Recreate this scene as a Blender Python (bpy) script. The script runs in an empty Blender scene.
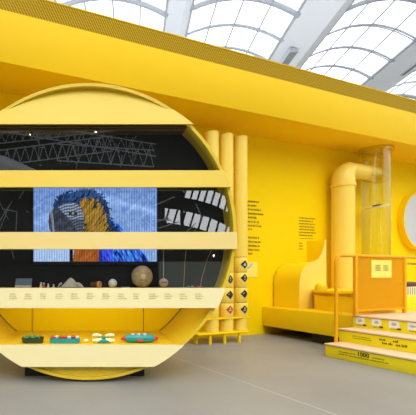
import bpy, bmesh, math, random
from mathutils import Vector, Matrix
random.seed(7)
PI = math.pi
C = bpy.context.scene.collection
S = bpy.context.scene

# ------------------------------------------------------------------ camera, sky, exposure
H = 1.05                                   # eye height
FPX = 373.0                                # focal length in pixels of the 416 px wide frame
cam_d = bpy.data.cameras.new('camera'); cam = bpy.data.objects.new('camera', cam_d); C.objects.link(cam)
cam.location = (0, 0, H); cam.rotation_euler = (PI/2, 0, 0)
cam_d.sensor_fit = 'HORIZONTAL'; cam_d.sensor_width = 36.0; cam_d.lens = 36.0*FPX/416
cam_d.shift_x = (208-88)/416.0; cam_d.shift_y = (275.5-207.5)/416.0
cam_d.clip_end = 300
S.camera = cam
world = bpy.data.worlds.new('overcast_sky'); S.world = world; world.use_nodes = True
wn_ = world.node_tree
for n in list(wn_.nodes): wn_.nodes.remove(n)
bg = wn_.nodes.new('ShaderNodeBackground'); wo = wn_.nodes.new('ShaderNodeOutputWorld')
bg.inputs[0].default_value = (0.95, 0.98, 1.0, 1); bg.inputs[1].default_value = 1.75
wn_.links.new(bg.outputs[0], wo.inputs[0])
# bright overcast dome, dim towards the horizon where the surrounding halls stand
wtc = wn_.nodes.new('ShaderNodeTexCoord'); wsep = wn_.nodes.new('ShaderNodeSeparateXYZ'); wramp = wn_.nodes.new('ShaderNodeValToRGB')
wn_.links.new(wtc.outputs['Generated'], wsep.inputs[0]); wn_.links.new(wsep.outputs['Z'], wramp.inputs[0])
wramp.color_ramp.elements[0].position = .07; wramp.color_ramp.elements[0].color = (.05, .05, .05, 1)
wramp.color_ramp.elements[1].position = .38; wramp.color_ramp.elements[1].color = (.95, .98, 1.0, 1)
wn_.links.new(wramp.outputs[0], bg.inputs[0])
sun_d = bpy.data.lights.new('soft_sun', 'SUN'); sun_d.energy = 1.5; sun_d.angle = math.radians(40); sun_d.color = (1, .97, .92)
sun = bpy.data.objects.new('soft_sun', sun_d); C.objects.link(sun)
sun.rotation_euler = Vector((-0.10, 0.64, -0.70)).to_track_quat('-Z', 'Y').to_euler()
sun.location = (0, -5, 20)
S.view_settings.view_transform = 'Standard'
try: S.view_settings.look = 'None'
except Exception: pass
S.view_settings.gamma = 1; S.view_settings.use_curve_mapping = False
S.view_settings.exposure = 0.57

# ------------------------------------------------------------------ the place's two axes
WX, WY = 0.93362, 0.35827                  # along the yellow wall (to the right and away)
ROT = math.atan2(WY, WX)
P0 = (2.717, 6.538)                        # foot of the wall
def wp(w, n, z=0.0):                       # w along the wall, n out of the wall -> world
    return Vector((P0[0]+w*WX+n*WY, P0[1]+w*WY-n*WX, z))

# ------------------------------------------------------------------ materials
def nodes(name):
    m = bpy.data.materials.new(name); m.use_nodes = True
    nt = m.node_tree; b = nt.nodes['Principled BSDF']
    return m, nt, b
def mat(name, col, rough=.5, metal=0.0, var=.04, scale=6.0, spec=.5, bump=0.0):
    m, nt, b = nodes(name)
    b.inputs['Roughness'].default_value = rough; b.inputs['Metallic'].default_value = metal
    b.inputs['Specular IOR Level'].default_value = spec
    tc = nt.nodes.new('ShaderNodeTexCoord'); no = nt.nodes.new('ShaderNodeTexNoise')
    no.inputs['Scale'].default_value = scale; no.inputs['Detail'].default_value = 3
    nt.links.new(tc.outputs['Object'], no.inputs['Vector'])
    mx = nt.nodes.new('ShaderNodeMix'); mx.data_type = 'RGBA'
    mx.inputs[6].default_value = (*[c*(1-var) for c in col], 1)
    mx.inputs[7].default_value = (*[min(1, c*(1+var)) for c in col], 1)
    nt.links.new(no.outputs['Fac'], mx.inputs[0]); nt.links.new(mx.outputs[2], b.inputs['Base Color'])
    if bump:
        bp = nt.nodes.new('ShaderNodeBump'); bp.inputs['Strength'].default_value = bump; bp.inputs['Distance'].default_value = .004
        n2 = nt.nodes.new('ShaderNodeTexNoise'); n2.inputs['Scale'].default_value = scale*12
        nt.links.new(tc.outputs['Object'], n2.inputs['Vector'])
        nt.links.new(n2.outputs['Fac'], bp.inputs['Height']); nt.links.new(bp.outputs[0], b.inputs['Normal'])
    return m
YEL = (0.93, 0.60, 0.012)
M = {}
M['wall'] = mat('yellow wall paint', (0.97, .68, .001), .65, var=.015, spec=.08)
M['yellow'] = mat('yellow lacquer', (0.94, .63, .004), .5, var=.015, spec=.25)
M['fascia'] = mat('yellow fascia paint', (0.88, .56, .006), .55, var=.015, spec=.15)
M['case'] = mat('yellow case lacquer', (0.76, .525, .022), .4, var=.01)
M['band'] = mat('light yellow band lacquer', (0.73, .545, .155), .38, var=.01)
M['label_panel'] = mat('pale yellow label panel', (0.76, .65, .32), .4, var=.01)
M['tube'] = mat('yellow tube lacquer', (0.93, .68, .09), .38, var=.01)
M['stair'] = mat('lemon stair board', (0.90, .75, .006), .5, var=.03)
M['rail'] = mat('golden railing lacquer', (0.80, .37, .002), .5, var=.02, spec=.2)
M['ply'] = mat('birch plywood', (0.80, .60, .38), .55, var=.12, scale=9)
M['plyedge'] = mat('dark plywood edge', (0.25, .15, .03), .6)
M['black'] = mat('black board', (0.008, .008, .008), .6)
M['print'] = mat('dark printing ink', (0.10, .06, .004), .7)
M['greyprint'] = mat('grey printing ink', (0.42, .34, .12), .7)
M['white'] = mat('white lacquer', (0.60, .62, .65), .4)
M['steelwhite'] = mat('white painted steel', (0.90, .91, .93), .5, var=.02, scale=.6)
M['steelgrey'] = mat('grey painted steel', (0.46, .49, .53), .5)
M['darkback'] = mat('black backing panel', (0.012, .012, .011), .7, spec=.15)
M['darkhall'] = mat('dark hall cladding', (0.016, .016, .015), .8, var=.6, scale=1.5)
M['truss'] = mat('grey truss steel', (0.5, .52, .55), .5)
M['hallgrey'] = mat('grey concrete beam', (0.30, .32, .28), .7)
M['lightyellow'] = mat('pale yellow paper', (0.92, .78, .12), .6)
M['red'] = mat('red plastic', (0.62, .05, .03), .4)
M['teal'] = mat('teal plastic', (0.02, .30, .29), .4)
M['green'] = mat('leaf green plastic', (0.10, .25, .05), .45, var=.6, scale=40)
M['cream'] = mat('cream plastic', (0.86, .78, .45), .45)
M['bone'] = mat('bone', (0.50, .46, .36), .6, var=.25, scale=30)
M['wood'] = mat('golden wood', (0.46, .32, .14), .45, var=.6, scale=26)
M['skin'] = mat('beige ball', (0.55, .36, .26), .5)
M['brown'] = mat('dark brown wood', (0.09, .03, .012), .5, var=.3)
M['orange'] = mat('orange paper roll', (0.75, .32, .12), .5)
M['greycard'] = mat('blue grey card', (0.10, .125, .16), .5)
M['paleconcrete'] = mat('pale concrete beam', (.62, .65, .68), .7)
M['cardwhite'] = mat('white print card', (.88, .89, .88), .5)
M['hatch'] = mat('dim yellow inner paint', (0.93, .60, .012), .5)

def glass_mat(name, tint, refl, rough=0.0, edge=0.0, edge_col=(1, 1, 1)):
    m = bpy.data.materials.new(name); m.use_nodes = True; nt = m.node_tree
    for n in list(nt.nodes): nt.nodes.remove(n)
    out = nt.nodes.new('ShaderNodeOutputMaterial'); tr = nt.nodes.new('ShaderNodeBsdfTransparent'); tr.inputs[0].default_value = (*tint, 1)
    gl = nt.nodes.new('ShaderNodeBsdfGlossy'); gl.inputs['Roughness'].default_value = rough
    gl.inputs[0].default_value = (*edge_col, 1)
    lw = nt.nodes.new('ShaderNodeLayerWeight'); lw.inputs[0].default_value = .5
    pw = nt.nodes.new('ShaderNodeMath'); pw.operation = 'POWER'; pw.inputs[1].default_value = 3.0
    nt.links.new(lw.outputs['Facing'], pw.inputs[0])
    mu = nt.nodes.new('ShaderNodeMath'); mu.operation = 'MULTIPLY_ADD'; mu.inputs[1].default_value = edge; mu.inputs[2].default_value = refl
    mu.use_clamp = True
    nt.links.new(pw.outputs[0], mu.inputs[0])
    mx = nt.nodes.new('ShaderNodeMixShader')
    nt.links.new(mu.outputs[0], mx.inputs[0]); nt.links.new(tr.outputs[0], mx.inputs[1]); nt.links.new(gl.outputs[0], mx.inputs[2])
    nt.links.new(mx.outputs[0], out.inputs[0])
    return m
M['caseglass'] = glass_mat('case glass', (.86, .88, .88), .16, 0.0, .5)
M['roofglass'] = glass_mat('roof glass', (.96, .98, 1.0), .04, 0.0, .4)
M['acrylic'] = glass_mat('clear acrylic', (.97, .97, .93), .05, 0.05, .55, (1, .95, .7))

def floor_mat():
    m, nt, b = nodes('grey linoleum')
    tc = nt.nodes.new('ShaderNodeTexCoord')
    n1 = nt.nodes.new('ShaderNodeTexNoise'); n1.inputs['Scale'].default_value = 1.1; n1.inputs['Detail'].default_value = 5
    n2 = nt.nodes.new('ShaderNodeTexNoise'); n2.inputs['Scale'].default_value = 60; n2.inputs['Detail'].default_value = 2
    for n in (n1, n2): nt.links.new(tc.outputs['Object'], n.inputs['Vector'])
    ad = nt.nodes.new('ShaderNodeMath'); ad.operation = 'MULTIPLY_ADD'; ad.inputs[1].default_value = .35
    nt.links.new(n2.outputs['Fac'], ad.inputs[0]); nt.links.new(n1.outputs['Fac'], ad.inputs[2])
    cr = nt.nodes.new('ShaderNodeValToRGB')
    cr.color_ramp.elements[0].position = .35; cr.color_ramp.elements[0].color = (.23, .228, .218, 1)
    cr.color_ramp.elements[1].position = .95; cr.color_ramp.elements[1].color = (.30, .294, .275, 1)
    nt.links.new(ad.outputs[0], cr.inputs[0]); nt.links.new(cr.outputs[0], b.inputs['Base Color'])
    b.inputs['Roughness'].default_value = .42; b.inputs['Specular IOR Level'].default_value = .35
    return m
M['floor'] = floor_mat()

def perforated(name, col, dark, pitch, thr, alpha=False, axes=('X', 'Z')):
    m, nt, b = nodes(name)
    tc = nt.nodes.new('ShaderNodeTexCoord'); sx = nt.nodes.new('ShaderNodeSeparateXYZ')
    nt.links.new(tc.outputs['Object'], sx.inputs[0])
    def mth(op, a, bb=None, c=None):
        n = nt.nodes.new('ShaderNodeMath'); n.operation = op
        for i, v in enumerate((a, bb, c)):
            if v is None: continue
            if isinstance(v, (int, float)): n.inputs[i].default_value = v
            else: nt.links.new(v, n.inputs[i])
        return n.outputs[0]
    # slanted rows of holes
    u = mth('MULTIPLY', sx.outputs[axes[0]], 2*PI/pitch); v = mth('MULTIPLY', sx.outputs[axes[1]], 2*PI/pitch)
    a = mth('SINE', mth('ADD', u, mth('MULTIPLY', v, .55))); c = mth('SINE', mth('MULTIPLY', v, .9))
    h = mth('GREATER_THAN', mth('ADD', mth('MULTIPLY', c, .35), a), thr)
    if alpha:
        b.inputs['Base Color'].default_value = (*col, 1)
        nt.links.new(mth('SUBTRACT', 1.0, h), b.inputs['Alpha'])
    else:
        mx = nt.nodes.new('ShaderNodeMix'); mx.data_type = 'RGBA'
        mx.inputs[6].default_value = (*col, 1); mx.inputs[7].default_value = (*dark, 1)
        nt.links.new(h, mx.inputs[0]); nt.links.new(mx.outputs[2], b.inputs['Base Color'])
    b.inputs['Roughness'].default_value = .6; b.inputs['Specular IOR Level'].default_value = .1
    return m
M['perfband'] = perforated('perforated yellow metal', (.55, .34, .008), (.26, .155, .004), .036, .15)
M['perfpanel'] = perforated('perforated golden metal', (.80, .37, .002), (0, 0, 0), .022, .5, True)

def emit(name, col, s):
    m = bpy.data.materials.new(name); m.use_nodes = True; nt = m.node_tree
    for n in list(nt.nodes): nt.nodes.remove(n)
    o = nt.nodes.new('ShaderNodeOutputMaterial'); e = nt.nodes.new('ShaderNodeEmission')
    e.inputs[0].default_value = (*col, 1); e.inputs[1].default_value = s
    nt.links.new(e.outputs[0], o.inputs[0]); return m
M['lamp'] = emit('warm lamp glow', (1, .85, .6), 14)

# ------------------------------------------------------------------ helpers
class MB:
    """collects shapes into one mesh"""
    def __init__(s): s.bm = bmesh.new()
    def box(s, x0, x1, y0, y1, z0, z1, bev=0.0, rot=None):
        r = bmesh.ops.create_cube(s.bm, size=1)
        vs = r['verts']
        for v in vs:
            v.co = Vector(((x0+x1)/2+v.co.x*(x1-x0), (y0+y1)/2+v.co.y*(y1-y0), (z0+z1)/2+v.co.z*(z1-z0)))
        if bev:
            es = {e for v in vs for e in v.link_edges}
            bmesh.ops.bevel(s.bm, geom=list(es), offset=bev, segments=2, profile=.5, affect='EDGES')
        return s
    def poly(s, pts):
        s.bm.faces.new([s.bm.verts.new(Vector(p)) for p in pts]); return s
    def cyl(s, p0, p1, r, seg=24, r2=None, caps=True):
        p0, p1 = Vector(p0), Vector(p1); d = p1-p0
        q = Vector((0, 0, 1)).rotation_difference(d.normalized())
        mtx = Matrix.Translation((p0+p1)/2) @ q.to_matrix().to_4x4()
        bmesh.ops.create_cone(s.bm, cap_ends=caps, segments=seg, radius1=r, radius2=r if r2 is None else r2, depth=d.length, matrix=mtx)
        return s
    def sphere(s, c, r, sc=(1, 1, 1), u=20, v=12):
        bmesh.ops.create_uvsphere(s.bm, u_segments=u, v_segments=v, radius=r, matrix=Matrix.Translation(Vector(c)) @ Matrix.Diagonal((*sc, 1)))
        return s
    def tube(s, pts, r, seg=10, closed=False, caps=True):
        pts = [Vector(p) for p in pts]; rings = []; n = len(pts)
        up = None
        for i, p in enumerate(pts):
            if closed: t = pts[(i+1) % n]-pts[i-1]
            else: t = pts[min(i+1, n-1)]-pts[max(i-1, 0)]
            t.normalize()
            if up is None:
                up = Vector((0, 0, 1)) if abs(t.z) < .9 else Vector((1, 0, 0))
            a = t.cross(up)
            if a.length < 1e-4: a = t.orthogonal()
            a.normalize(); b = a.cross(t).normalized(); up = b
            rr = r[i] if isinstance(r, (list, tuple)) else r
            rings.append([s.bm.verts.new(p+a*math.cos(2*PI*k/seg)*rr+b*math.sin(2*PI*k/seg)*rr) for k in range(seg)])
        m = n if closed else n-1
        for i in range(m):
            A, B = rings[i], rings[(i+1) % n]
            for k in range(seg):
                s.bm.faces.new((A[k], A[(k+1) % seg], B[(k+1) % seg], B[k]))
        if not closed and caps:
            s.bm.faces.new(rings[0][::-1]); s.bm.faces.new(rings[-1])
        return s
    def prism(s, poly, fn0, fn1):
        """poly: 2-D outline; fn0/fn1 map (a,b) to the two end caps in 3-D"""
        A = [s.bm.verts.new(Vector(fn0(*p))) for p in poly]; B = [s.bm.verts.new(Vector(fn1(*p))) for p in poly]
        n = len(poly)
        for i in range(n): s.bm.faces.new((A[i], A[(i+1) % n], B[(i+1) % n], B[i]))
        s.bm.faces.new(A[::-1]); s.bm.faces.new(B)
        return s
    def lathe(s, prof, c=(0, 0, 0), seg=40, axis='Z', a0=0, a1=2*PI):
        full = abs(a1-a0-2*PI) < 1e-6; cols = []
        ns = seg if full else seg+1
        for k in range(ns):
            a = a0+(a1-a0)*k/seg; ring = []
            for r, h in prof:
                if axis == 'Z': v = (c[0]+r*math.cos(a), c[1]+r*math.sin(a), c[2]+h)
                elif axis == 'Y': v = (c[0]+r*math.cos(a), c[1]+h, c[2]+r*math.sin(a))
                else: v = (c[0]+h, c[1]+r*math.cos(a), c[2]+r*math.sin(a))
                ring.append(s.bm.verts.new(v))
            cols.append(ring)
        m = len(prof)
        for k in range(ns if full else ns-1):
            A, B = cols[k], cols[(k+1) % ns]
            for i in range(m-1): s.bm.faces.new((A[i], B[i], B[i+1], A[i+1]))
        return s
    def build(s, name, m, parent=None, loc=None, ang=35):
        bmesh.ops.remove_doubles(s.bm, verts=s.bm.verts, dist=1e-5)
        bmesh.ops.recalc_face_normals(s.bm, faces=s.bm.faces)
        for f in s.bm.faces: f.smooth = True
        me = bpy.data.meshes.new(name); s.bm.to_mesh(me); s.bm.free()
        me.set_sharp_from_angle(angle=math.radians(ang))
        me.materials.append(m)
        o = bpy.data.objects.new(name, me); C.objects.link(o)
        if parent: o.parent = parent
        if loc is not None: o.location = loc
        return o
def tag(o, label, cat, group=None, kind=None):
    o['label'] = label; o['category'] = cat
    if group: o['group'] = group
    if kind: o['kind'] = kind
    return o
def thing(name, label, cat, loc=(0, 0, 0), rz=0.0, group=None):
    o = bpy.data.objects.new(name, None); C.objects.link(o); o.empty_display_size = .1
    o.location = loc; o.rotation_euler = (0, 0, rz)
    return tag(o, label, cat, group)
def wthing(name, label, cat, w, n, z, group=None):      # local x = along the wall, local y = into the wall
    return thing(name, label, cat, wp(w, n, z), ROT, group)
def struct(o): o['kind'] = 'structure'; return o
def copy_tree(o, parent=None):
    c = o.copy(); C.objects.link(c)
    if parent: c.parent = parent
    for ch in list(o.children): copy_tree(ch, c)
    return c
def glyphs(mb, fn, a0, b0, width, h, gap=.35, dens=.5, rnd=random):
    """a line of small unreadable print: letter-like strokes; fn maps (a along, b up) to 3-D"""
    a = a0
    while a < a0+width:
        wl = rnd.uniform(1.5, 5.0)*h*.6
        end = min(a+wl, a0+width)
        while a < end-h*.1:
            k = rnd.random(); cw = h*rnd.uniform(.34, .55)
            top = h if k > .6 else h*.68
            def q(x0, x1, y0, y1): mb.poly([fn(x0, y0), fn(x1, y0), fn(x1, y1), fn(x0, y1)])
            st = h*dens*.3
            q(a, a+st, b0, b0+top)
            if k > .3: q(a, a+cw*.8, b0+h*.3, b0+h*.3+st)
            if k < .75: q(a+cw*.8-st, a+cw*.8, b0, b0+h*.68)
            a += cw+h*.06
        a = end+h*gap

# ------------------------------------------------------------------ the setting
fl_ = MB(); fl_.poly([(-14, -14, 0), (22, -14, 0), (22, 42, 0), (-14, 42, 0)]); struct(fl_.build('floor', M['floor']))
sm = MB()
for w0 in (-2.13,):
    a, b = wp(w0-.008, 6.5), wp(w0+.008, 6.5); c, d = wp(w0+.008, .0), wp(w0-.008, .0)
    sm.poly([(p.x, p.y, .0015) for p in (a, b, c, d)])
for n0 in (.62,):
    a, b = wp(-1.9, n0-.006), wp(.5, n0-.006); c, d = wp(.5, n0+.006), wp(-1.9, n0+.006)
    sm.poly([(p.x, p.y, .0015) for p in (a, b, c, d)])
M['seam'] = mat('pale floor joint', (.46, .45, .42), .6)
struct(sm.build('trim_1', M['seam']))

WR = dict(loc=wp(0, 0, 0))
def wbuild(mb, name, m, parent=None):
    o = mb.build(name, m, parent)
    if parent is None: o.location = wp(0, 0, 0); o.rotation_euler = (0, 0, ROT)
    return o
wall = wbuild(MB().box(-7.5, 9, 0, .25, 0, 3.53), 'wall_back', M['wall']); struct(wall)
# the overhanging roof of the yellow pavilion
can = struct(wbuild(MB().box(-8, 9.5, -.73, 0.6, 3.53, 4.14, .006), 'ceiling_canopy', M['fascia']))
wbuild(MB().box(-8, 9.5, -.72, -.68, 4.14, 4.385), 'perforated_band', M['perfband'], can)
wbuild(MB().box(-8, 9.5, -.725, -.66, 4.385, 4.40), 'edge_strip', M['fascia'], can)
wbuild(MB().box(-8, 9.5, -.66, 14, 4.20, 4.24), 'roof_bounce_slab', M['steelwhite'], can)  # unseen slab stretched and whitened to bounce light onto the roof beams

# printed text on the wall
def wtext(rows, w0, h, name, m='print'):
    mb = MB()
    for z, wd, *off in rows:
        glyphs(mb, lambda a, b: (a, -.003, b), w0+(off[0] if off else 0), z, wd, h)
    wbuild(mb, name, M[m], wall)
def zpx(y, Y): return H-(y-275.5)/FPX*Y
Y1 = 6.6
rows = [(zpx(202.4+i*4.05, Y1), wd) for i, wd in enumerate((.24, .19, .30, .36, .20, .28, .30))]
wtext(rows, .11, .044, 'printed_text')
wtext([(zpx(230, Y1), .10)], .11, .03, 'printed_text')
rows = [(zpx(238.6+i*4.05, Y1), wd) for i, wd in enumerate((.26, .28, .26, .26, .12))]
wtext(rows, .11, .044, 'printed_text')
Y2 = 7.1
rows = [(zpx(219+i*2.85, Y2), wd) for i, wd in enumerate((.42, .37, .43, .41, .40, .46, .38))]
wtext(rows, 1.34, .030, 'printed_text')
wtext([(zpx(239, Y2), .36)], 1.36, .016, 'printed_text')
wtext([(zpx(244+i*2.9, Y2), .09) for i in range(3)], 1.34, .028, 'printed_text')
wtext([(zpx(264.5, 8.1), .5)], 4.45, .05, 'printed_text')

# the hall roof: glazed barrel vaults between white valley beams
HE = 11.0; ZE = H+HE; SH = .126
def rp(k, v, z): return (SH*v+k*HE, v, z)
vaults = [(-2.15, -1.72), (-1.57, -1.14), (-.87, -.44), (-.30, .127), (.205, .63), (.79, 1.205), (1.345, 1.77), (1.93, 2.35)]
V0, V1 = -11.6, 42.0; DV = 1.68
nr = int((V1-V0)/DV)
ribmb = MB(); barmb = MB(); thickmb = MB()
def arcpt(k0, k1, t, v, up=0.0):
    rise = .62*(1-(2*t-1)**2)
    k = k0+(k1-k0)*t
    return rp(k, v+.09*(k-k0)*HE, ZE+rise+up)
j0 = round((15.3-V0)/DV)
for vi, (k0, k1) in enumerate(vaults):
    g = MB()
    NS = 8
    va, vb = V0, V1
    A = [g.bm.verts.new(arcpt(k0, k1, i/NS, va, .06)) for i in range(NS+1)]
    B = [g.bm.verts.new(arcpt(k0, k1, i/NS, vb, .06)) for i in range(NS+1)]
    for i in range(NS): g.bm.faces.new((A[i], A[i+1], B[i+1], B[i]))
    struct(g.build('window_%d' % (vi+1), M['roofglass'], ang=80))
    for j in range(nr+1):
        v = 15.3+(j-j0)*DV
        if v > V1: break
        main = (j-j0) % 5 == 0
        pts = [arcpt(k0, k1, i/10, v, -.05) for i in range(11)]
        thickmb.tube(pts, .12 if main else .048, 6)
        if not main:
            pts = [arcpt(k0, k1, i/10, v+.16, -.02) for i in range(11)]
            thickmb.tube(pts, .03, 5)
    for t in (.02, .25, .5, .75, .98):
        barmb.tube([arcpt(k0, k1, t, va), arcpt(k0, k1, t, vb)], .04 if .1 < t < .9 else .06, 5)
edges = [(-2.4, -2.15)]+[(vaults[i][1], vaults[i+1][0]) for i in range(len(vaults)-1)]+[(2.35, 2.5)]
for k0, k1 in edges:
    prof = [(k0-.005, ZE+.25), (k0-.005, ZE-.02), (k0+(k1-k0)*.22, ZE-.18), (k0+(k1-k0)*.62, ZE-.55), (k0+(k1-k0)*.85, ZE-.35), (k1+.005, ZE-.02), (k1+.005, ZE+.25)]
    ribmb.prism(prof, lambda k, z: rp(k, V0, z), lambda k, z: rp(k, V1, z))
roof = struct(ribmb.build('ceiling', M['steelwhite']))
thickmb.build('arched_rib', M['steelgrey'], roof)
barmb.build('glazing_bar', M['steelgrey'], roof)

# the dark end of the hall behind the viewer, seen mirrored in the case glass
ribbons = [((4.9, 5.5), (9.5, 2.95), .75), ((3.9, 4.2), (9.5, 1.75), .75)]
def opening(x):
    res = []
    for (xa, za), (xb, zb), hh in ribbons:
        if x < xa or x > xb: continue
        t = (x-xa)/(xb-xa); zc = za+(zb-za)*t+.55*math.sin(PI*t)
        res.append((zc-hh/2, zc+hh/2))
    return sorted(res)
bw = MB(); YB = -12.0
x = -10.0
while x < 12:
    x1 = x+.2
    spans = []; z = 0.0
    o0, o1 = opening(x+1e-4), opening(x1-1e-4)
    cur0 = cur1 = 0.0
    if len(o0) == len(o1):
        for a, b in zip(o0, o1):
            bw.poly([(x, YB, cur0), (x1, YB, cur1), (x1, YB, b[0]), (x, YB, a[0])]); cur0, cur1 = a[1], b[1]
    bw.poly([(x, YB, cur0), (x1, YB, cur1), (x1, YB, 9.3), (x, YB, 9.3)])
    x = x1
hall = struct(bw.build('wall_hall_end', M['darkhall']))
pane = MB()
for (xa, za), (xb, zb), hh in ribbons:
    for i in range(24):
        q = []
        for u in (i/24, (i+1)/24):
            xx = xa+(xb-xa)*u; zc = za+(zb-za)*u+.55*math.sin(PI*u); q.append((xx, zc))
        pane.poly([(q[0][0], YB-.05, q[0][1]-hh/2), (q[1][0], YB-.05, q[1][1]-hh/2), (q[1][0], YB-.05, q[1][1]+hh/2), (q[0][0], YB-.05, q[0][1]+hh/2)])
pane.build('skylight_pane', emit('bright skylight pane', (.93, .97, 1), 2.0), hall)
mu = MB()
for (xa, za), (xb, zb), hh in ribbons:
    for i in range(13):
        t = (i+.5)/13; xx = xa+(xb-xa)*t; zc = za+(zb-za)*t+.55*math.sin(PI*t)
        mu.cyl((xx-.12, YB+.05, zc-hh*.55), (xx+.12, YB+.05, zc+hh*.55), .055, 6)
mu.build('mullion', M['darkhall'], hall)
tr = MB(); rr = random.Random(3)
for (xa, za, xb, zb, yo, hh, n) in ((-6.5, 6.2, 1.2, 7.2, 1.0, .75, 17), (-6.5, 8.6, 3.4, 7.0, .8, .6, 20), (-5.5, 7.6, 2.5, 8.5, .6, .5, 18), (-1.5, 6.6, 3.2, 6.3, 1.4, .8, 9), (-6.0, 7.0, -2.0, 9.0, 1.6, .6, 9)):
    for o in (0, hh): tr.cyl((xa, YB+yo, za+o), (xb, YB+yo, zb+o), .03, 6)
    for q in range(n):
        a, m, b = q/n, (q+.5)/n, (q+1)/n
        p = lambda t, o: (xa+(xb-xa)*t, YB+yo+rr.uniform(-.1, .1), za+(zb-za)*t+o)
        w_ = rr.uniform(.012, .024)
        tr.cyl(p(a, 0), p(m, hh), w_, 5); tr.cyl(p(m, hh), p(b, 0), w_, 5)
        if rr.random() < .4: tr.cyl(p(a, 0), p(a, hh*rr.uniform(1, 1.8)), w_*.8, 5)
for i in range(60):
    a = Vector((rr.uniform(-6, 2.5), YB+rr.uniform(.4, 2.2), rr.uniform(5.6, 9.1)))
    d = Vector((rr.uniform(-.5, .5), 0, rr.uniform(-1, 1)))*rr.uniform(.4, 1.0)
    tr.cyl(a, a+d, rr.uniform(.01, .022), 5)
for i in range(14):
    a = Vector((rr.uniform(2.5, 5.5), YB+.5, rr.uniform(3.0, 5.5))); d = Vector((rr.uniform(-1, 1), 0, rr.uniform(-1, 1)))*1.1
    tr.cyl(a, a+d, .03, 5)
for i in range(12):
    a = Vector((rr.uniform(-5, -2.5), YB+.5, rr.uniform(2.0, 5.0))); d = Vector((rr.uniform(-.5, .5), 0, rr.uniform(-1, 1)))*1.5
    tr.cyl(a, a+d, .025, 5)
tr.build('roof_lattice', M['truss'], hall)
MB().tube([(-6.0, YB+.8, 7.0), (-4.2, YB+.8, 6.55), (-2.6, YB+.8, 6.0), (-1.5, YB+.8, 5.5)], [.5, .45, .3, .2], 8).build('grey_beam', M['paleconcrete'], hall)
MB().box(3.6, 8, YB+.3, YB+.6, 0, 1.75).build('parapet', M['hallgrey'], hall)
for i, (xx, zz) in enumerate(((.4, 8.28), (3.2, 5.5), (6.3, 2.05), (-2.9, 8.1))):
    lp = MB().sphere((0, 0, 0), .05, u=12, v=8).build('spot_lamp', M['lamp'], hall, (xx, YB+.7, zz))

# ------------------------------------------------------------------ the big round display case
CY = 3.66; SC = FPX/CY; CZ = H+44/SC; R = 148.5/SC; BACK = 4.63; MID = 3.89
def cz(y): return H-(y-275.5)/SC
def cxm(x): return (x-88)/SC
case = thing('display_case', 'huge round yellow display case with a glass front, resting on a black plinth', 'display case', (0, CY, 0))
def cb(mb, name, m, par=case): return mb.build(name, m, par, ang=30)
def lo(p): return (p[0], p[1]-CY, p[2])
# shell
rg = MB(); T = .03
rg.lathe([(R, 0), (R, BACK-CY), (R-T, BACK-CY), (R-T, .0), (R, 0)], (0, 0, CZ), 128, 'Y')
cb(rg, 'shell_ring', M['case'])
def disc_pts(r, z0, z1, n=48):
    """outline of the part of the disc between heights z0 and z1"""
    z0 = max(z0, CZ-r); z1 = min(z1, CZ+r); pts = []
    a0 = math.asin((z0-CZ)/r); a1 = math.asin((z1-CZ)/r)
    for i in range(n+1):
        a = a0+(a1-a0)*i/n; pts.append((r*math.cos(a), CZ+r*math.sin(a)))
    for i in range(n+1):
        a = a1+(a0-a1)*i/n; pts.append((-r*math.cos(a), CZ+r*math.sin(a)))
    out = []
    for p in pts:
        if not out or (Vector(p)-Vector(out[-1])).length > 1e-4: out.append(p)
    if (Vector(out[0])-Vector(out[-1])).length < 1e-4: out.pop()
    return out
# back wall of the case
bk = MB(); bk.prism(disc_pts(R-T, 0, 4), lambda x, z: (x, BACK-CY-.02, z), lambda x, z: (x, BACK-CY-.002, z))
bkp = cb(bk, 'back_panel', M['wall'])
for xx in (-.69, .685): cb(MB().box(xx-.004, xx+.004, BACK-CY-.024, BACK-CY-.019, .3, .9), 'panel_joint', M['plyedge'], bkp)
gp = MB(); gp.lathe([(R-T-.001, BACK-CY-.03), (R-T-.012, BACK-CY-.021), (R-T-.001, BACK-CY-.021)], (0, 0, CZ), 96, 'Y'); cb(gp, 'edge_joint', M['plyedge'], bkp)
# dark backing board behind the three upper windows
db = MB(); db.prism(disc_pts(R-T, cz(288.5), cz(126)), lambda x, z: (x, MID-CY, z), lambda x, z: (x, MID-CY+.02, z))
cb(db, 'backing_board', M['darkback'])
# decks: top deck, label shelf, bottom shelf
def deck(z0, z1, y1, name, m):
    d = MB(); d.prism(disc_pts(R-T-.001, z0, z1), lambda x, z: (x, .02, z), lambda x, z: (x, y1, z)); return cb(d, name, m)
M['deck_shade'] = mat('shade brown deck', (.10, .055, .01), .5)  # shade under the yellow deck put into its colour as dark brown
deck(cz(126), cz(126)+.03, BACK-CY-.03, 'top_deck', M['deck_shade'])
ZS = cz(288.2); deck(ZS-.03, ZS, BACK-CY-.03, 'shelf', M['case'])
ZB = cz(345.2); deck(ZB-.03, ZB, BACK-CY-.03, 'shelf', M['case'])
# glass
gl = MB(); gl.prism(disc_pts(R-T-.002, ZS+.001, cz(126)-.001), lambda x, z: (x, .045, z), lambda x, z: (x, .053, z))
# a single pane face keeps the mirror image crisp
gl = MB(); gl.poly([(x, .05, z) for x, z in disc_pts(R-T-.002, ZS+.001, cz(126)-.001)])
cb(gl, 'glass_pane', M['caseglass'])
# tilted front panels
def front(y0, y1, tilt, off, name, m, th=.025, r=R+.003):
    """tilted plate whose top edge stands off behind the rim and whose bottom edge leans out"""
    zt, zb = cz(y0), cz(y1)
    yb = off-(zt-zb)*tilt
    zt2 = H+(zt-H)*(CY+off)/CY; zb2 = H+(zb-H)*(CY+yb)/CY
    def yy(z): return off-(zt2-z)*tilt
    mb = MB(); mb.prism(disc_pts(r, zb2, zt2), lambda x, z: (x, yy(z), z), lambda x, z: (x, yy(z)+th, z))
    return cb(mb, name, m)
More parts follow.
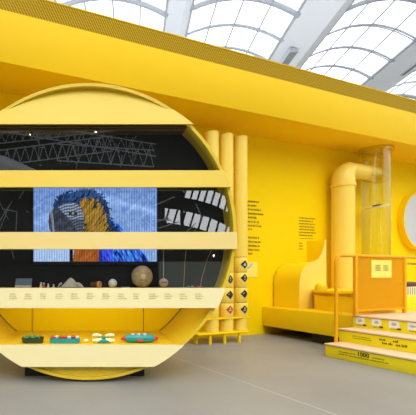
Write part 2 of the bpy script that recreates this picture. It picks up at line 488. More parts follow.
# cap: sits behind the rim at its top, flush with it lower down
mb = MB(); capz = cz(109)
mb.prism(disc_pts(R-T*.9, cz(109), 4), lambda x, z: (x, (z-capz)*.24, z), lambda x, z: (x, (z-capz)*.24+.02, z))
mb.prism(disc_pts(R+.002, cz(125.6), cz(109)), lambda x, z: (x, (z-capz)*.24, z), lambda x, z: (x, (z-capz)*.24+.02, z))
cb(mb, 'cap_panel', M['case'])
front(170.3, 187, .16, -.003, 'front_band', M['case'])
front(232, 249, .20, -.003, 'front_band', M['band'])
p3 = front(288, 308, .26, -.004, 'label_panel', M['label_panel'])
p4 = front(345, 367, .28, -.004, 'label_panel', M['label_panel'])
# grey captions on the label panel
tx = MB()
for i in range(-2, 13):
    x0 = 9.8+i*15.4
    for j in range(3):
        z = cz(294.4+j*2.2); wd = (random.uniform(5, 8.5) if j else 6)/SC
        glyphs(tx, lambda a, b: (a, -.004-(cz(288)-b)*.26-.003, b), cxm(x0), z, wd, .013)
cb(tx, 'caption', M['greyprint'], p3)
MB().box(-.9, .9, .075, .10, ZS-.055, ZS-.031).build('added_strip', M['white'], case)  # unseen strip made up to go with the added fill light
ld = bpy.data.lights.new('case_fill_light', 'AREA'); ld.shape = 'RECTANGLE'; ld.size = 1.8; ld.size_y = .03; ld.energy = 3.2; ld.color = (.97, 1, .8)  # fill light added to brighten the lower compartment
lo_ = bpy.data.objects.new('case_fill_light', ld); C.objects.link(lo_); lo_.location = (0, CY+.10, ZS-.06); lo_.rotation_euler = (math.radians(62), 0, 0)
# black plinth shaped to the curve of the case
pl = MB(); N_ = 16
arc = [(-.66+1.25*i/N_, CZ-math.sqrt((R+.001)**2-(-.66+1.25*i/N_)**2)) for i in range(N_+1)]
pl.prism([(-.66, 0)]+[(x, max(z, .004)) for x, z in arc]+[(.59, 0)], lambda x, z: (x, .24, z), lambda x, z: (x, .92, z))
cb(pl, 'plinth', M['black'])

kb = MB(); kb.prism(disc_pts(R-T-.001, 0, ZB-.03), lambda x, z: (x, .022, z), lambda x, z: (x, .035, z)); cb(kb, 'fill_board', M['case'])  # board added near the front to brighten the gap under the panel
# the screen with the parrot
SX0, SX1, SZ0, SZ1 = (33.5-88)/373*3.86, (157-88)/373*3.86, H+14*3.86/373, H+93*3.86/373
scr = thing('video_screen', 'wide video screen behind glass showing a blue and yellow parrot', 'screen', ((SX0+SX1)/2, 3.87, SZ0))
hw_, hh_ = (SX1-SX0)/2, SZ1-SZ0
MB().box(-hw_-.006, hw_+.006, -.006, .018, -.03, hh_+.006).build('screen_housing', M['black'], scr)
def noise1(s): s = math.sin(s*127.1)*43758.5453; return s-math.floor(s)
def vnoise(x, y):
    xi, yi = math.floor(x), math.floor(y); fx, fy = x-xi, y-yi
    fx = fx*fx*(3-2*fx); fy = fy*fy*(3-2*fy)
    h = lambda a, b: noise1(a*1.37+b*57.31+.71)
    return (h(xi, yi)*(1-fx)+h(xi+1, yi)*fx)*(1-fy)+(h(xi, yi+1)*(1-fx)+h(xi+1, yi+1)*fx)*fy
def inpoly(x, y, P):
    c = False; j = len(P)-1
    for i in range(len(P)):
        if (P[i][1] > y) != (P[j][1] > y) and x < (P[j][0]-P[i][0])*(y-P[i][1])/(P[j][1]-P[i][1])+P[i][0]: c = not c
        j = i
    return c
HEAD = [(52.5, 210), (53.4, 203), (57, 197), (63, 193.5), (72, 190.5), (82, 188.5), (92, 189), (100, 193), (106, 200), (109.5, 208), (111, 217), (116, 226), (122, 233), (126, 240), (100, 245), (72, 248), (66, 236), (60, 226), (55, 218)]
BEAK = [(57, 207), (52, 209.5), (49, 214), (48.3, 222), (49.5, 229), (52, 234), (55, 238), (62, 237), (70, 234), (74, 226), (68, 217), (62, 212)]
FACE = [(58, 207), (63, 203.5), (70, 202), (77, 203.5), (81, 208), (83, 214), (84, 222), (83, 232), (77, 233), (74, 226), (69, 219), (63, 213)]
GOLD = [(79, 203), (83, 199), (90, 198), (97, 201), (103, 207), (106.5, 215), (108.5, 223), (112, 233), (108, 240), (90, 242), (83, 236), (84, 224), (83, 213)]
CHEST = [(72, 240), (100, 240), (102, 250), (103, 264), (72, 264), (74, 252)]
WING = [(100, 232), (110, 220), (118, 224), (127, 234), (136, 246), (146, 256), (150, 264), (99, 264), (101, 250)]
def paint(x, y):
    n = vnoise(x*.35, y*.35); n2 = vnoise(x*1.3+9, y*1.1)
    f1 = vnoise((x+y*.6)*.9, (y-x*.5)*.22)
    t = (y-185)/77
    c = [88+38*n+30*t, 122+34*n+32*t, 190+22*n+20*t]
    band = math.exp(-((y-(197+.28*(x-100)))/3.5)**2)*(1 if x > 95 else 0)
    band += .6*math.exp(-((y-(222-.3*(x-34)))/5)**2)*(1 if x < 55 else 0)
    c = [v+32*band for v in c]
    if y > 248 and x < 74: c = [150+26*n, 178+22*n, 228]
    # feathered edge of the head
    jx = x+2.6*(vnoise(x*.7, y*.7)-.5)*2; jy = y+2.6*(vnoise(x*.8+31, y*.8)-.5)*2
    if inpoly(x, y, WING):
        s = vnoise((x-y*.5)*.7, (x+y)*.16)
        c = [30+150*max(0, s-.45), 60+170*max(0, s-.3), 165+80*s]
        if x < 113 and y > 246: c = [30+40*s, 50+50*s, 190+50*s]
        if y > 246 and s < .22: c = [18, 24, 60]
    if inpoly(jx, jy, HEAD):
        d = f1
        c = [16+26*d, 28+50*d, 48+86*d]
        if y < 200 and d > .5: c = [46, 78, 132]
    if inpoly(jx, jy, GOLD):
        d = min(1, f1*1.15); c = [104+70*d, 80+52*d, 26+22*d]
        if d < .2 or (x > 103 and d < .55): c = [34, 40, 46]
    if inpoly(x+(n2-.5), y, FACE):
        s = math.sin((y-203+.25*(x-60))*2.1+math.sin(x*.5))
        c = [112+42*s, 124+42*s, 148+40*s]
        if (x-73)**2/20+(y-213.5)**2/6 < 1: c = [40, 42, 48]
        if (x-73)**2+(y-213.5)**2 < 2.0: c = [150, 146, 110]
        if y > 219: c = [v*.62 for v in c]
        elif abs(s) > .8 and s < 0: c = [50, 54, 64]
    if inpoly(x, y, BEAK):
        c = [40+32*n, 44+34*n, 54+40*n]
        if abs(x-51.5-.12*(y-213)) < 1.2: c = [120, 128, 146]
    if inpoly(x+(n2-.5)*2, y, CHEST):
        c = [128+50*f1, 66+34*f1, 24+18*f1]
        if x > 99: c = [28, 40, 150]
    if y > 247 and 69.5 < x < 73: c = [14, 14, 18]
    k = .88+.12*math.sin(x*2*PI/2.5)              # LED columns
    k *= .95+.1*n2
    return [max(0, min(255, v*k)) for v in c]
def lin(v): v /= 255; return v/12.92 if v <= .04045 else ((v+.055)/1.055)**2.4
NX, NY = 260, 166
verts = []; faces = []
for j in range(NY+1):
    for i in range(NX+1): verts.append((-hw_+2*hw_*i/NX, -.0075, hh_*(1-j/NY)))
cols = []
for j in range(NY):
    for i in range(NX):
        a = j*(NX+1)+i; faces.append((a, a+NX+1, a+NX+2, a+1))
        c = paint(33.5+123.5*(i+.5)/NX, 182.5+79*(j+.5)/NY); cols.append([lin(v) for v in c])
me = bpy.data.meshes.new('parrot_picture'); me.from_pydata(verts, [], faces)
at = me.color_attributes.new('picture', 'FLOAT_COLOR', 'CORNER')
flat = []
for c in cols: flat += [c[0], c[1], c[2], 1.0]*4
at.data.foreach_set('color', flat)
m = bpy.data.materials.new('lit screen picture'); m.use_nodes = True; nt = m.node_tree
for n in list(nt.nodes): nt.nodes.remove(n)
o_ = nt.nodes.new('ShaderNodeOutputMaterial'); e_ = nt.nodes.new('ShaderNodeEmission'); a_ = nt.nodes.new('ShaderNodeVertexColor'); a_.layer_name = 'picture'
SCREEN_E = e_; e_.inputs[1].default_value = 1.18
nt.links.new(a_.outputs[0], e_.inputs[0]); nt.links.new(e_.outputs[0], o_.inputs[0])
me.materials.append(m); po = bpy.data.objects.new('parrot_picture', me); C.objects.link(po); po.parent = scr

# ------------------------------------------------------------------ exhibits on the upper shelf
YS = 3.785; SS = FPX/YS                     # depth of the row and its pixels per metre
def sx(x): return (x-88)/SS
def loc_s(x): return (sx(x), YS, ZS)
t = thing('display_card', 'dark grey card propped on a pale strip at the left end of the upper shelf', 'card', loc_s(23.2))
MB().prism([(0, .022), (.05, .095), (.056, .092), (.012, .02)], lambda y, z: (-.083, y, z), lambda y, z: (.083, y, z)).build('card', M['greycard'], t)
MB().box(-.083, .083, -.012, .03, .0, .024, .003).build('base_strip', M['bone'], t)
for i, (x, m, hgt, lab) in enumerate(((41, 'cream', .055, 'tiny cream peg figure, leftmost of the row of four'), (43.8, 'red', .05, 'tiny red peg figure in the row of four on the upper shelf'),
                                      (48.2, 'white', .042, 'tiny white peg figure, third from left in the row of four'), (53.6, 'bone', .036, 'tiny bone-coloured peg figure at the right end of the row of four'))):
    t = thing('peg_figure', lab, 'figurine', loc_s(x), 0, 'peg figures on the upper shelf')
    MB().lathe([(0, 0), (.012, 0), (.013, hgt*.2), (.009, hgt*.62), (.007, hgt*.68)], seg=14).build('body', M[m], t)
    MB().sphere((0, 0, hgt*.84), hgt*.2, u=12, v=8).build('head', M['white'], t)
def lump(mb, fn, nu=22, nv=12):
    V = [[mb.bm.verts.new(fn(u/nu, v/nv)) for v in range(nv+1)] for u in range(nu+1)]
    for u in range(nu):
        for v in range(nv):
            try: mb.bm.faces.new((V[u][v], V[u+1][v], V[u+1][v+1], V[u][v+1]))
            except ValueError: pass
t = thing('shell_specimen', 'arched grey-white shell with claw-like legs lying on the upper shelf', 'specimen', loc_s(70.5))
mb = MB()
def shellf(u, v):
    x = -.115+.23*u; prof = math.sin(PI*min(1, u*1.02))**.6*(.088*math.exp(-((u-.52)/.34)**2)+.006)
    a = PI*v; r = math.sin(PI*min(1, max(0, u)))**.5*.045
    return (x, -r*math.cos(a), prof*math.sin(a)*(1+.03*math.sin(u*60))+.008)
lump(mb, shellf); mb.build('carapace', M['bone'], t)
for x0, x1 in ((.06, .125), (.05, .108), (.075, .135), (-.09, -.125)):
    mb = MB(); mb.tube([(x0, -.03, .045), ((x0+x1)/2, -.045, .035), (x1, -.05, .004)], [.012, .009, .003], 8)
    mb.build('claw', M['bone'], t)
t = thing('paper_roll', 'short brown roll with an orange end and dark hole, beside the white ball', 'roll', loc_s(95.5))
mb = MB(); mb.lathe([(.0, -.05), (.022, -.05), (.026, 0), (.033, .052)], (-.0, 0, .034), 24, 'X'); mb.build('body', M['brown'], t).rotation_euler = (0, 0, -.5)
mb = MB(); mb.lathe([(.012, .045), (.013, .054), (.031, .056), (.034, .05), (.033, .03)], (0, 0, .034), 24, 'X'); mb.build('rim', M['orange'], t).rotation_euler = (0, 0, -.5)
t = thing('dimpled_ball', 'small white dimpled ball right of the brown roll on upper shelf', 'ball', loc_s(112.7))
M['dimple'] = mat('white dimpled plastic', (.75, .75, .72), .4, var=.25, scale=120)
MB().sphere((0, 0, .0445), .0445).build('ball', M['dimple'], t)
tag(MB().box(-.04, .04, -.02, .02, 0, .008, .002).build('paper_slip', M['white'], None, (sx(125.5), YS-.02, ZS)), 'flat white slip lying between the white ball and the wooden globe', 'slip')
t = thing('wooden_globe', 'large tan wooden globe, the biggest ball on the upper shelf', 'globe', loc_s(142))
mb = MB(); mb.sphere((0, 0, .114), .108, (1, .72, 1.03), 28, 18); mb.build('ball', M['wood'], t)
MB().lathe([(0, 0), (.035, 0), (.03, .006), (.015, .012)], seg=20).build('foot', M['brown'], t)
t = thing('hanging_ball', 'small beige ball with a dark moustache mark hanging on a thin string', 'ball', loc_s(163.5))
MB().sphere((0, 0, .052), .046, (1, .9, .95)).build('ball', M['skin'], t)
MB().cyl((0, 0, .095), (0, 0, .42), .0035, 8).build('string', M['bone'], t)
MB().tube([(-.03, -.035, .05), (-.015, -.043, .06), (0, -.0455, .055), (.015, -.043, .06), (.03, -.035, .05)], [.002, .006, .004, .006, .002], 6).build('moustache_mark', M['black'], t)
t = thing('coloured_bits', 'tiny red and green bits at the right end of the upper shelf, left one', 'specimen', loc_s(190.5))
MB().box(-.045, .045, -.012, .012, 0, .01, .002).build('base', M['teal'], t)
MB().sphere((.02, 0, .016), .011, u=10, v=6).build('bead', M['red'], t)
MB().sphere((-.02, 0, .014), .009, u=10, v=6).build('bead', M['green'], t)
tag(MB().tube([(-.025, 0, .007), (0, -.01, .012), (.026, 0, .007)], .008, 8).build('red_bean', M['red'], None, (sx(199.5), YS, ZS)), 'tiny red curved piece, rightmost exhibit on the upper shelf', 'specimen')
# thin curved rods rising at the right of the shelf
for x, x2, lab in ((184.5, 186, 'thin bent wire rising from upper shelf nearest the hanging ball'), (201, 208.5, 'thin bent wire rising from upper shelf beside the glass edge')):
    tag(MB().tube([(0, 0, 0), ((x2-x)*.3/SS, 0, .12), ((x2-x)*1.0/SS, 0, .30), ((x2-x)*1.5/SS, 0, .38)], .0026, 6).build('wire_rod', M['wood'], None, (sx(x), YS+.03, ZS)), lab, 'wire', 'thin wires on the upper shelf')

# ------------------------------------------------------------------ toys on the lower shelf
YT = 3.80; ST = FPX/YT
def loc_t(x): return ((x-88)/ST, YT, ZB)
def rrect(a, b, r, n=5):
    P = []
    for cx_, cy_, a0 in ((a-r, b-r, 0), (-a+r, b-r, PI/2), (-a+r, -b+r, PI), (a-r, -b+r, 1.5*PI)):
        for i in range(n+1): P.append((cx_+r*math.cos(a0+PI/2*i/n), cy_+r*math.sin(a0+PI/2*i/n)))
    return P
def tray(t, a, b, h, m, flare=1.06):
    mb = MB(); P = rrect(a/flare, b/flare, min(a, b)*.45); Q = rrect(a, b, min(a, b)*.45); I = rrect(a*.92, b*.88, min(a, b)*.4)
    A = [mb.bm.verts.new((x, y, 0)) for x, y in P]; B = [mb.bm.verts.new((x, y, h)) for x, y in Q]; D = [mb.bm.verts.new((x, y, h)) for x, y in I]; E_ = [mb.bm.verts.new((x, y, h*.45)) for x, y in I]
    n = len(P)
    for X, Y_ in ((A, B), (B, D), (D, E_)):
        for i in range(n): mb.bm.faces.new((X[i], X[(i+1) % n], Y_[(i+1) % n], Y_[i]))
    mb.bm.faces.new(A[::-1]); mb.bm.faces.new(E_)
    mb.build('tray', m, t)
t = thing('green_tray', 'dark green oval tray with leafy pieces at the left of the lower shelf', 'toy', loc_t(33))
M['darkgreen'] = mat('blackish green plastic', (.02, .045, .02), .4)
tray(t, .112, .06, .055, M['darkgreen'], 1.12)
rr = random.Random(5); mb = MB()
for i in range(16): mb.sphere((rr.uniform(-.08, .08), rr.uniform(-.035, .035), rr.uniform(.04, .065)), rr.uniform(.012, .022), u=8, v=6)
mb.build('leafy_filling', M['green'], t)
MB().cyl((0, 0, .06), (.004, 0, .4), .0015, 5).build('wire', M['plyedge'], t)
t = thing('teal_tray', 'long teal tray carrying red and white game pieces on the lower shelf', 'toy', loc_t(65))
tray(t, .155, .06, .05, M['teal'])
for i in range(7):
    MB().sphere((-.125+.042*i, -.01+.02*(i % 2), .055), .023, (1, 1, .8), 12, 8).build('game_piece', M['red' if i in (0, 2, 3, 5) else 'white'], t)
tag(MB().sphere((0, 0, .02), .021, (1.1, 1, .95), 14, 10).build('white_pebble', M['cream'], None, loc_t(86.2)), 'small cream ball on the lower shelf between the two teal toys', 'ball')
t = thing('cross_toy', 'teal toy with four cream rounded arms on the lower shelf', 'toy', loc_t(103.5))
MB().box(-.07, .07, -.05, .05, .0, .045, .015).build('body', M['teal'], t)
MB().box(-.055, .055, -.035, .035, .045, .062, .008).build('lid', M['green'], t)
for sx_ in (-1, 1):
    for sy in (-1, 1):
        MB().tube([(sx_*.02, sy*.03, .05+.012*sy), (sx_*.07, sy*.034, .048+.022*sy), (sx_*.112, sy*.03, .048+.02*sy)], [.016, .022, .015], 10).build('arm', M['cream'], t)
t = thing('boat_toy', 'teal capsule boat with red tips at the right of the lower shelf', 'toy', loc_t(139.5))
MB().lathe([(.0, -.15), (.028, -.148), (.042, -.12), (.045, 0), (.042, .12), (.028, .148), (0, .15)], (0, 0, .045), 20, 'X').build('hull', M['teal'], t)
for s_ in (-1, 1):
    MB().lathe([(.03, s_*.147), (.024, s_*.165), (.012, s_*.19), (0, s_*.192)], (0, 0, .042), 16, 'X').build('tip', M['red'], t)
for x in (-.07, -.01, .05): MB().sphere((x, -.015, .085), .02, (1, 1, .7), 12, 8).build('white_knob', M['white'], t)
MB().box(-.03, .03, -.047, -.03, .015, .04, .004).build('red_plate', M['red'], t)

# ------------------------------------------------------------------ tube columns with hazard signs
st = wthing('tube_stand', 'low yellow stand on short round feet carrying the three tubes', 'stand', -.75, .42, 0)
MB().box(-.62, .40, -.125, .13, .150, .178, .012).build('base_plate', M['yellow'], st)
MB().box(-.62, .40, -.105, .12, .376, .395, .006).build('upper_plate', M['yellow'], st)
for fx in (-.365, -.09, .20): MB().cyl((fx, -.08, 0), (fx, -.08, .152), .024, 16).build('foot', M['yellow'], st)
MB().cyl((-.52, .05, 0), (-.52, .05, .152), .024, 16).build('foot', M['yellow'], st)
def diamond(parent, r, z, ang, red=False, kind=0):
    """hazard pictogram wrapped on the tube"""
    a0 = ang
    def onp(u, v, lift): return ((r+lift)*math.cos(a0+u/r), (r+lift)*math.sin(a0+u/r), z+v)
    s_ = .068
    mb = MB(); n = 6
    def dia(mb, s, lift):
        for i in range(-n, n):
            u0, u1 = s*i/n, s*(i+1)/n; h0, h1 = s-abs(u0), s-abs(u1)
            P = [onp(u0, -h0, lift), onp(u1, -h1, lift), onp(u1, h1, lift), onp(u0, h0, lift)]
            Q = []
            for p in P:
                if not Q or (Vector(p)-Vector(Q[-1])).length > 1e-5: Q.append(p)
            if (Vector(Q[0])-Vector(Q[-1])).length < 1e-5: Q.pop()
            mb.poly(Q)
    dia(mb, s_, .0015); sg = mb.build('hazard_sign', M['black'] if not red else M['red'], parent)
    mb = MB(); mb2 = MB()
    if kind == 0:      # flame
        mb2.poly([onp(u, v, .003) for u, v in ((-.018, -.022), (.018, -.022), (.022, -.004), (.008, .004), (.006, .03), (-.012, .008), (-.02, .0))])
    elif kind == 1:    # exclamation mark
        mb2.poly([onp(u, v, .003) for u, v in ((-.007, .034), (.007, .034), (.004, -.006), (-.004, -.006))]); mb2.poly([onp(u, v, .003) for u, v in ((-.006, -.016), (.006, -.016), (.006, -.028), (-.006, -.028))])
    elif kind == 2:    # corrosion, two drops over bars
        mb2.poly([onp(u, v, .003) for u, v in ((-.034, .004), (-.004, .012), (-.004, .02), (-.034, .012))]); mb2.poly([onp(u, v, .003) for u, v in ((-.03, -.014), (.03, -.014), (.03, -.022), (-.03, -.022))])
    else:              # fish and tree
        mb2.poly([onp(u, v, .003) for u, v in ((-.03, -.012), (-.006, -.003), (.022, -.012), (.03, -.004), (.03, -.02), (.022, -.016), (-.006, -.022))]); mb2.poly([onp(u, v, .003) for u, v in ((-.004, 0), (.004, 0), (.012, .024), (.0, .036), (-.012, .022))])
    mb2.build('pictogram', M['white'] if not red else M['white'], sg)
wtop = {-.442: 3.25, -.728: 3.25, -1.01: 3.25}
labs = {-.442: 'rightmost of the three tall yellow tubes, with four black hazard signs', -.728: 'middle of the three tall yellow tubes, with a red hazard sign at the bottom', -1.01: 'leftmost of the three tall yellow tubes, partly behind the round case'}
for w in (-.45, -.736, -1.018):
    dm = MB(); dm.lathe([(0, 0), (.098, .0), (.103, .004), (.103, .192), (.098, .197), (0, .197)], seg=32); dm.build('support_drum', M['tube'], st, (w+.75, 0, .179))
for ci, w in enumerate((-.442, -.728, -1.01)):
    t = wthing('tube_column', labs[w], 'tube', w-.008, .42, .396, 'tall yellow tubes')
    rT = .103
    mb = MB(); mb.lathe([(0, 2.87), (rT*.9, 2.87), (rT, 2.86), (rT, .95), (rT*.93, .95)], seg=32); mb.build('long_tube', M['tube'], t)
    zz = .95
    for k in range(4):
        z1 = zz-.008; z0 = zz-.24 if k < 3 else .0
        dm = MB(); dm.lathe([(rT*.95, z0), (rT, z0+.008), (rT, z1-.006), (rT*.96, z1)], seg=32); d = dm.build('drum', M['tube'], t); zz -= .24
    MB().cyl((0, 0, .0), (0, 0, 1.0), rT*.9, 20).build('core', M['plyedge'], t)
    zs = [.654+z for z in ((.175, -.04, -.29, -.535) if ci == 0 else (-.06, -.30, -.53))] if ci < 2 else []
    for i, z in enumerate(zs):
        diamond(t, rT, z, -PI/2-.10, red=(ci == 1 and i == 2), kind=(i+ci) % 4)

# poster on the wall just right of the tubes
po = wthing('wall_poster', 'small pale yellow poster on the wall right of the tall tubes', 'poster', .17, 0, 1.02)
MB().box(-.15, .15, -.008, -.001, 0, .27).build('sheet', M['lightyellow'], po)
MB().poly([(-.12, -.0095, .12), (-.02, -.0095, .16), (.05, -.0095, .24), (.02, -.0095, .25), (-.04, -.0095, .19), (-.13, -.0095, .16)]).build('printed_mark', M['steelgrey'], po)

# ------------------------------------------------------------------ stage, stairs, railing
stage = wthing('stage_platform', 'raised yellow stage along the wall on a recessed black plinth', 'stage', .44, 0, 0)
MB().box(0, 5.2, -1.585, -.01, .155, .488, .004).build('deck', M['yellow'], stage)
MB().box(.10, 5.0, -1.56, -.9, 0, .156).build('plinth', M['black'], stage)
stairs = wthing('staircase', 'three yellow steps with plywood treads leading up to the stage', 'stairs', -.25, 1.70, 0)
RISE = .169; w_s = [0, .33, .65]; SN = 2.3
A0 = [0, .05, .08]
def fr(a, b, w): return (w-.0025, -a, b)
for i in range(3):
    z1 = RISE*(i+1); w0 = w_s[i]; w1 = 5.4 if i == 2 else w_s[i+1]-.001
    s_ = MB().box(w0, w1, -SN, A0[i], .0, z1-.022, .002).build('step', M['stair'], stairs)
    tr_ = MB().box(w0-.012, w1, -SN, A0[i]+.004, z1-.020, z1, .002).build('tread', M['ply'], s_)
    MB().box(w0-.006, w1, -SN, A0[i]+.002, z1-.026, z1-.0195).build('tread_edge', M['plyedge'], s_)
    tx = MB()
    if i == 0:
        g_ = lambda a, b: fr(a, b, w0)
        for a0, b0, wd in ((.18, .088, .20), (.575, .09, .13), (.18, .058, .56)):
            tx = MB(); glyphs(tx, g_, a0, b0, wd, .018); tx.build('printed_text', M['print'], s_)
        cu = bpy.data.curves.new('big_number', 'FONT'); cu.body = '1000'; cu.size = .070; cu.extrude = .0005; cu.offset = .0012
        to = bpy.data.objects.new('tmp', cu); C.objects.link(to); bpy.context.view_layer.update()
        me = bpy.data.meshes.new_from_object(to); bpy.data.objects.remove(to)
        me.name = 'big_number'; me.materials.clear(); me.materials.append(M['black'])
        no = bpy.data.objects.new('big_number', me); C.objects.link(no); no.parent = s_
        # text x axis runs along -local y
        no.matrix_local = Matrix(((0, 0, -1, w0-.003), (-1, 0, 0, -.40), (0, 1, 0, .085), (0, 0, 0, 1)))
    elif i == 1:
        zb = RISE
        g_ = lambda a, b: fr(a, b, w0)
        for a0, b0, wd, hh, dn in ((.13, .088, .22, .016, .5), (.13, .062, .23, .016, .5), (.45, .09, .06, .03, .9), (.48, .05, .11, .03, .9), (.60, .09, .06, .03, .9), (.63, .05, .11, .03, .9)):
            tx = MB(); glyphs(tx, g_, a0, zb+b0, wd, hh, dens=dn); tx.build('printed_text', M['print'], s_)
    else:
        zb = 2*RISE; rr = random.Random(2)
        for q in range(6):
            a0 = -.04+.205*q
            cd = MB().box(w0-.003, w0+.001, -(a0+.115), -a0, zb+.05, zb+.14).build('picture_card', M['cardwhite'], s_)
            bl = MB(); pts = [(a0+.058+.034*math.cos(u*PI/5)*rr.uniform(.6, 1.1), zb+.098+.022*math.sin(u*PI/5)*rr.uniform(.5, 1.1)) for u in range(10)]
            bl.poly([(w0-.0042, -a, b) for a, b in pts]); bl.build('drawing', M['steelgrey'], cd)
            tx = MB(); glyphs(tx, lambda a, b: fr(a, b, w0), a0+.02, zb+.028, .07, .014); tx.build('printed_text', M['print'], s_)
            sp = MB(); sp.poly([(w0-.0042, -(a0+.115+.026*math.cos(u*PI/6)), zb+.042+.013*math.sin(u*PI/6)) for u in range(12)]); sp.build('specimen_dot', M['brown'], cd)
            pp = MB(); pp.box(w0-.003, w0+.001, -(a0-.03), -(a0-.055), zb+.085, zb+.094); pp.build('small_dash', M['white'], s_)

rail = wthing('stair_railing', 'golden tubular railing with perforated panel on the left side of the stairs', 'railing', 0, 1.725, 0)
ZR = 1.315; rr_ = .021
pts = [(-.085, 0, RISE), (-.085, 0, ZR-.10)]
for i in range(1, 9):
    a = PI/2*i/8; pts.append((-.085+.10*(1-math.cos(a)), 0, ZR-.10+.10*math.sin(a)))
pts += [(1.0, 0, ZR), (2.2, 0, ZR)]
MB().tube(pts, rr_, 12).build('handrail', M['rail'], rail)
MB().box(.265, .315, -.02, .02, 3*RISE, ZR, .006).build('post', M['rail'], rail)
MB().box(1.315, 1.36, -.02, .02, 3*RISE, ZR, .006).build('post', M['rail'], rail)
MB().box(2.15, 2.19, -.02, .02, 3*RISE, ZR, .006).build('post', M['rail'], rail)
pn = MB(); pn.box(.315, 1.315, -.004, .004, .58, ZR-.02); pn.build('perforated_panel', M['perfpanel'], rail)
MB().box(.315, 1.315, -.012, .012, .565, .59).build('bottom_bar', M['rail'], rail)
sg = MB().box(.60, 1.03, -.012, -.005, 1.02, 1.265).build('panel_sign', M['lightyellow'], rail)
for a0 in (.68, .85):
    tx = MB()
    for j in range(4): glyphs(tx, lambda a, b: (a, -.0135, b), a0, 1.115+j*.023, .11, .018, gap=.1, dens=.8)
    tx.build('printed_text', M['greyprint'], sg)

# ------------------------------------------------------------------ machinery on the stage
DZ = .488
ch = wthing('waste_chute', 'yellow curved chute hood rising into an upright fin on the stage', 'chute', .626, 0, DZ)
def on_n(px, n):
    a = (px-88)/FPX; ox = P0[0]+n*WY; oy = P0[1]-n*WX
    t = (a*oy-ox)/(WX-a*WY); return t, oy+t*WY
NN = .55
def outline(L):
    P = []
    for px, py in L:
        t_, Y_ = on_n(px, NN); P.append((t_-.626, zpx(py, Y_)-DZ))
    return P
curve = [(299.6, 309.2), (299.6, 284), (299.9, 279), (300.9, 274.3), (302.8, 269.8), (305.6, 266), (309, 263.3), (312.6, 261.9)]
hoodp = outline(curve+[(326.0, 261.9), (326.0, 309.6)])
plate = outline(curve+[(316, 260.6), (319, 258.3), (321.3, 254.6), (323.0, 250), (324.4, 244.5), (325.2, 239.6), (326.2, 239.6), (326.2, 309.6)])
for P in (hoodp, plate): P[0] = (P[1][0], 0.0); P[-1] = (P[-2][0], 0.0)
body = MB(); body.prism(hoodp, lambda w, z: (w, -NN+.012, z), lambda w, z: (w, -.03, z)); body.build('hood', M['yellow'], ch, ang=30)
side = MB(); side.prism(plate, lambda w, z: (w, -NN, z), lambda w, z: (w, -NN+.012, z)); side.build('side_panel', M['tube'], ch, ang=30)
wf = plate[-2][0]; MB().box(wf-.014, wf, -NN+.012, -.18, hoodp[-3][1], plate[-3][1], .002).build('upright_fin', M['wall'], ch)

def wn_at(px, n): return on_n(px, n)[0]
tw = wn_at(353.5, 1.03)
tank = wthing('round_tank', 'low round yellow tank with a toothed rim standing on the stage', 'tank', tw, 1.03, DZ)
RT = .555
MB().lathe([(0, .0), (RT*.985, 0), (RT*.985, .215), (RT, .22), (RT, .235), (RT*.95, .236)], seg=72).build('wall', M['yellow'], tank)
MB().lathe([(RT*.95, .236), (RT*.95, .28), (RT*1.0, .28), (RT*1.01, .285), (RT*1.01, .322), (RT*1.0, .33), (RT*.93, .33), (0, .33)], seg=72).build('lid', M['yellow'], tank)
tt = MB()
for k in range(76):
    a = 2*PI*k/76; c_, s_ = math.cos(a), math.sin(a)
    tt.cyl((c_*RT*.985, s_*RT*.985, .234), (c_*RT*.985, s_*RT*.985, .283), .013, 6)
o = tt.build('toothed_rim', M['rail'], tank)
ihw = wn_at(322, 1.05)-tw
MB().lathe([(.085, 0), (.085, .05), (.078, .08), (.058, .105), (.03, .118), (0, .12)], (ihw, 0, .33), 24).build('inlet_dome', M['yellow'], tank)

PNn = .25; pw_, pY = on_n(343, PNn)
pipe = wthing('bent_pipe', 'thick yellow vertical pipe with an elbow bending right into the clear tube', 'pipe', pw_, PNn, DZ)
rP = 10.0*pY/FPX; zc = zpx(169.3, pY)-DZ     # height of the horizontal run's axis
MB().lathe([(0, 0), (rP, 0), (rP, zc-.30), (0, zc-.30)], seg=40).build('riser_pipe', M['tube'], pipe)
MB().lathe([(rP*1.0, zc-.345), (rP*1.09, zc-.34), (rP*1.09, zc-.285), (rP*1.0, zc-.28)], seg=40).build('collar', M['tube'], pipe)
el = []; RB = .20
rH = .14
for i in range(13):
    a = PI/2*i/12; el.append((RB-RB*math.cos(a), 0, zc-RB+RB*math.sin(a)))
rad = [rP*1.03+(rH*1.03-rP*1.03)*i/12 for i in range(13)]
MB().tube([(0, 0, zc-.33)]+el, [rP*1.03]+rad, 32).build('elbow', M['tube'], pipe)
ew = on_n(376.5, PNn)[0]-pw_
MB().lathe([(rH, RB-.03), (rH, ew-.10), (rH*.96, ew-.04), (rH*.8, ew), (0, ew+.012)], (0, 0, zc), 32, 'X').build('outlet_pipe', M['tube'], pipe)
MB().cyl((ew+.0, -.05, zc-.02), (ew+.05, -.06, zc-.02), .035, 12).build('nozzle', M['black'], pipe)

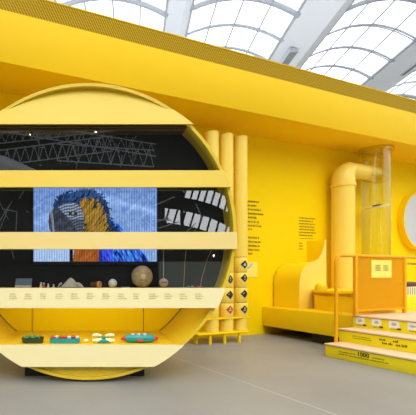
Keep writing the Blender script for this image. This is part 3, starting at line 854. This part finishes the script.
aw, aY = on_n(376, .32)
ac = wthing('acrylic_tube', 'clear acrylic standing tube reaching the soffit right of the bent pipe', 'tube', aw, .32, DZ)
rA = 12.2*aY/FPX; hA = 3.53-DZ
MB().lathe([(rA, 0), (rA, hA-.02)], seg=48).build('tube_wall', M['acrylic'], ac)
MB().lathe([(rA-.015, 0), (rA-.015, hA-.02)], seg=48).build('inner_wall', M['acrylic'], ac)
M['flange'] = glass_mat('pale acrylic flange', (.9, .86, .55), .12, .1, .5, (1, .9, .5))
MB().lathe([(rA, hA-.07), (rA+.045, hA-.07), (rA+.045, hA-.003), (rA, hA-.003)], seg=48).build('flange', M['flange'], ac)
fz = zpx(207.5, aY)-DZ
dd = MB(); dd.lathe([(0, 0), (rA-.02, 0), (rA-.02, .025), (0, .025)], seg=40)
d = dd.build('tilted_disc', M['cream'], ac, (0, 0, fz)); d.rotation_euler = (0, -.22, 0)
MB().box(-.06, .10, -.05, .03, .025, .055, .01).build('dark_specimen', M['brown'], d)
dd = MB(); dd.lathe([(0, 0), (rA-.02, 0), (rA-.02, .012), (0, .012)], seg=40)
d = dd.build('tilted_disc', M['flange'], ac, (0, 0, fz+.55)); d.rotation_euler = (0, .2, 0)

# white round light on the wall at the right edge
wl = wthing('round_wall_panel', 'round white panel with a deep yellow rim on the wall at the right edge', 'wall panel', 4.86, 0, 2.25)
MB().lathe([(0, -.001), (.63, -.001), (.63, -.13), (.60, -.13), (.60, -.10)], seg=64, axis='Y').build('rim', M['yellow'], wl)
MB().lathe([(.602, -.118), (0, -.118)], seg=64, axis='Y').build('white_face', M['white'], wl)

# little display on the walkway at the right edge
pa, pn_ = 2.13, 1.29
ped = wthing('low_pedestal', 'bright yellow low pedestal behind the railing at the right edge', 'pedestal', pa, pn_, .488)
MB().box(0, .9, 0, .32, 0, .232, .006).build('body', M['stair'], ped)
zt = .488+.232
jx = wp(pa+.07, pn_-.1, zt)
t = thing('striped_jar', 'red and white striped jar on the low pedestal', 'jar', jx, ROT)
MB().cyl((0, 0, 0), (0, 0, .14), .05, 20).build('jar', M['cream'], t)
for a in (0, .9, 1.8, 2.7, -.9, -1.8, -2.7):
    MB().box(.0495*math.cos(a-1.57)-.006, .0495*math.cos(a-1.57)+.006, .0495*math.sin(a-1.57)-.006, .0495*math.sin(a-1.57)+.006, .01, .13).build('stripe', M['red'], t)
t = thing('striped_carton', 'grey and cream striped carton right of the red striped jar', 'carton', wp(pa+.29, pn_-.1, zt), ROT)
MB().box(-.12, .12, -.05, .05, 0, .14, .004).build('carton', M['cream'], t)
for i in range(4): MB().box(-.11+.06*i, -.085+.06*i, -.052, -.049, .01, .13).build('stripe', M['hallgrey'], t)
t = thing('brown_log', 'dark brown rounded log lying across the striped jar and carton', 'log', wp(pa+.01, pn_-.1, zt+.14), ROT)
MB().tube([(0, 0, .035), (.02, 0, .042), (.3, 0, .045), (.55, 0, .042)], [.025, .04, .044, .04], 16).build('bark', M['brown'], t)

# ventilation grilles in the white beams of the hall roof
def beam_at(px, py, k):
    Y = FPX*(HE-.3)/(275.5-py); return ((px-88)/FPX*Y, Y, ZE-.42)
for (px, py), lab in (((289, 55), 'dark slatted vent in the white roof beam above the middle of the pavilion'), ((412, 66), 'dark slatted vent in the white roof beam near the right edge')):
    t = thing('roof_vent', lab, 'vent', beam_at(px, py, 0), -math.atan(SH), 'vents in the white roof beams')
    MB().box(-.20, .20, -.6, .6, -.06, .12, .01).build('frame', M['white'], t)
    for i in range(4): MB().box(-.165+.09*i, -.105+.09*i, -.54, .54, -.075, -.055).build('slat', M['hallgrey'], t)
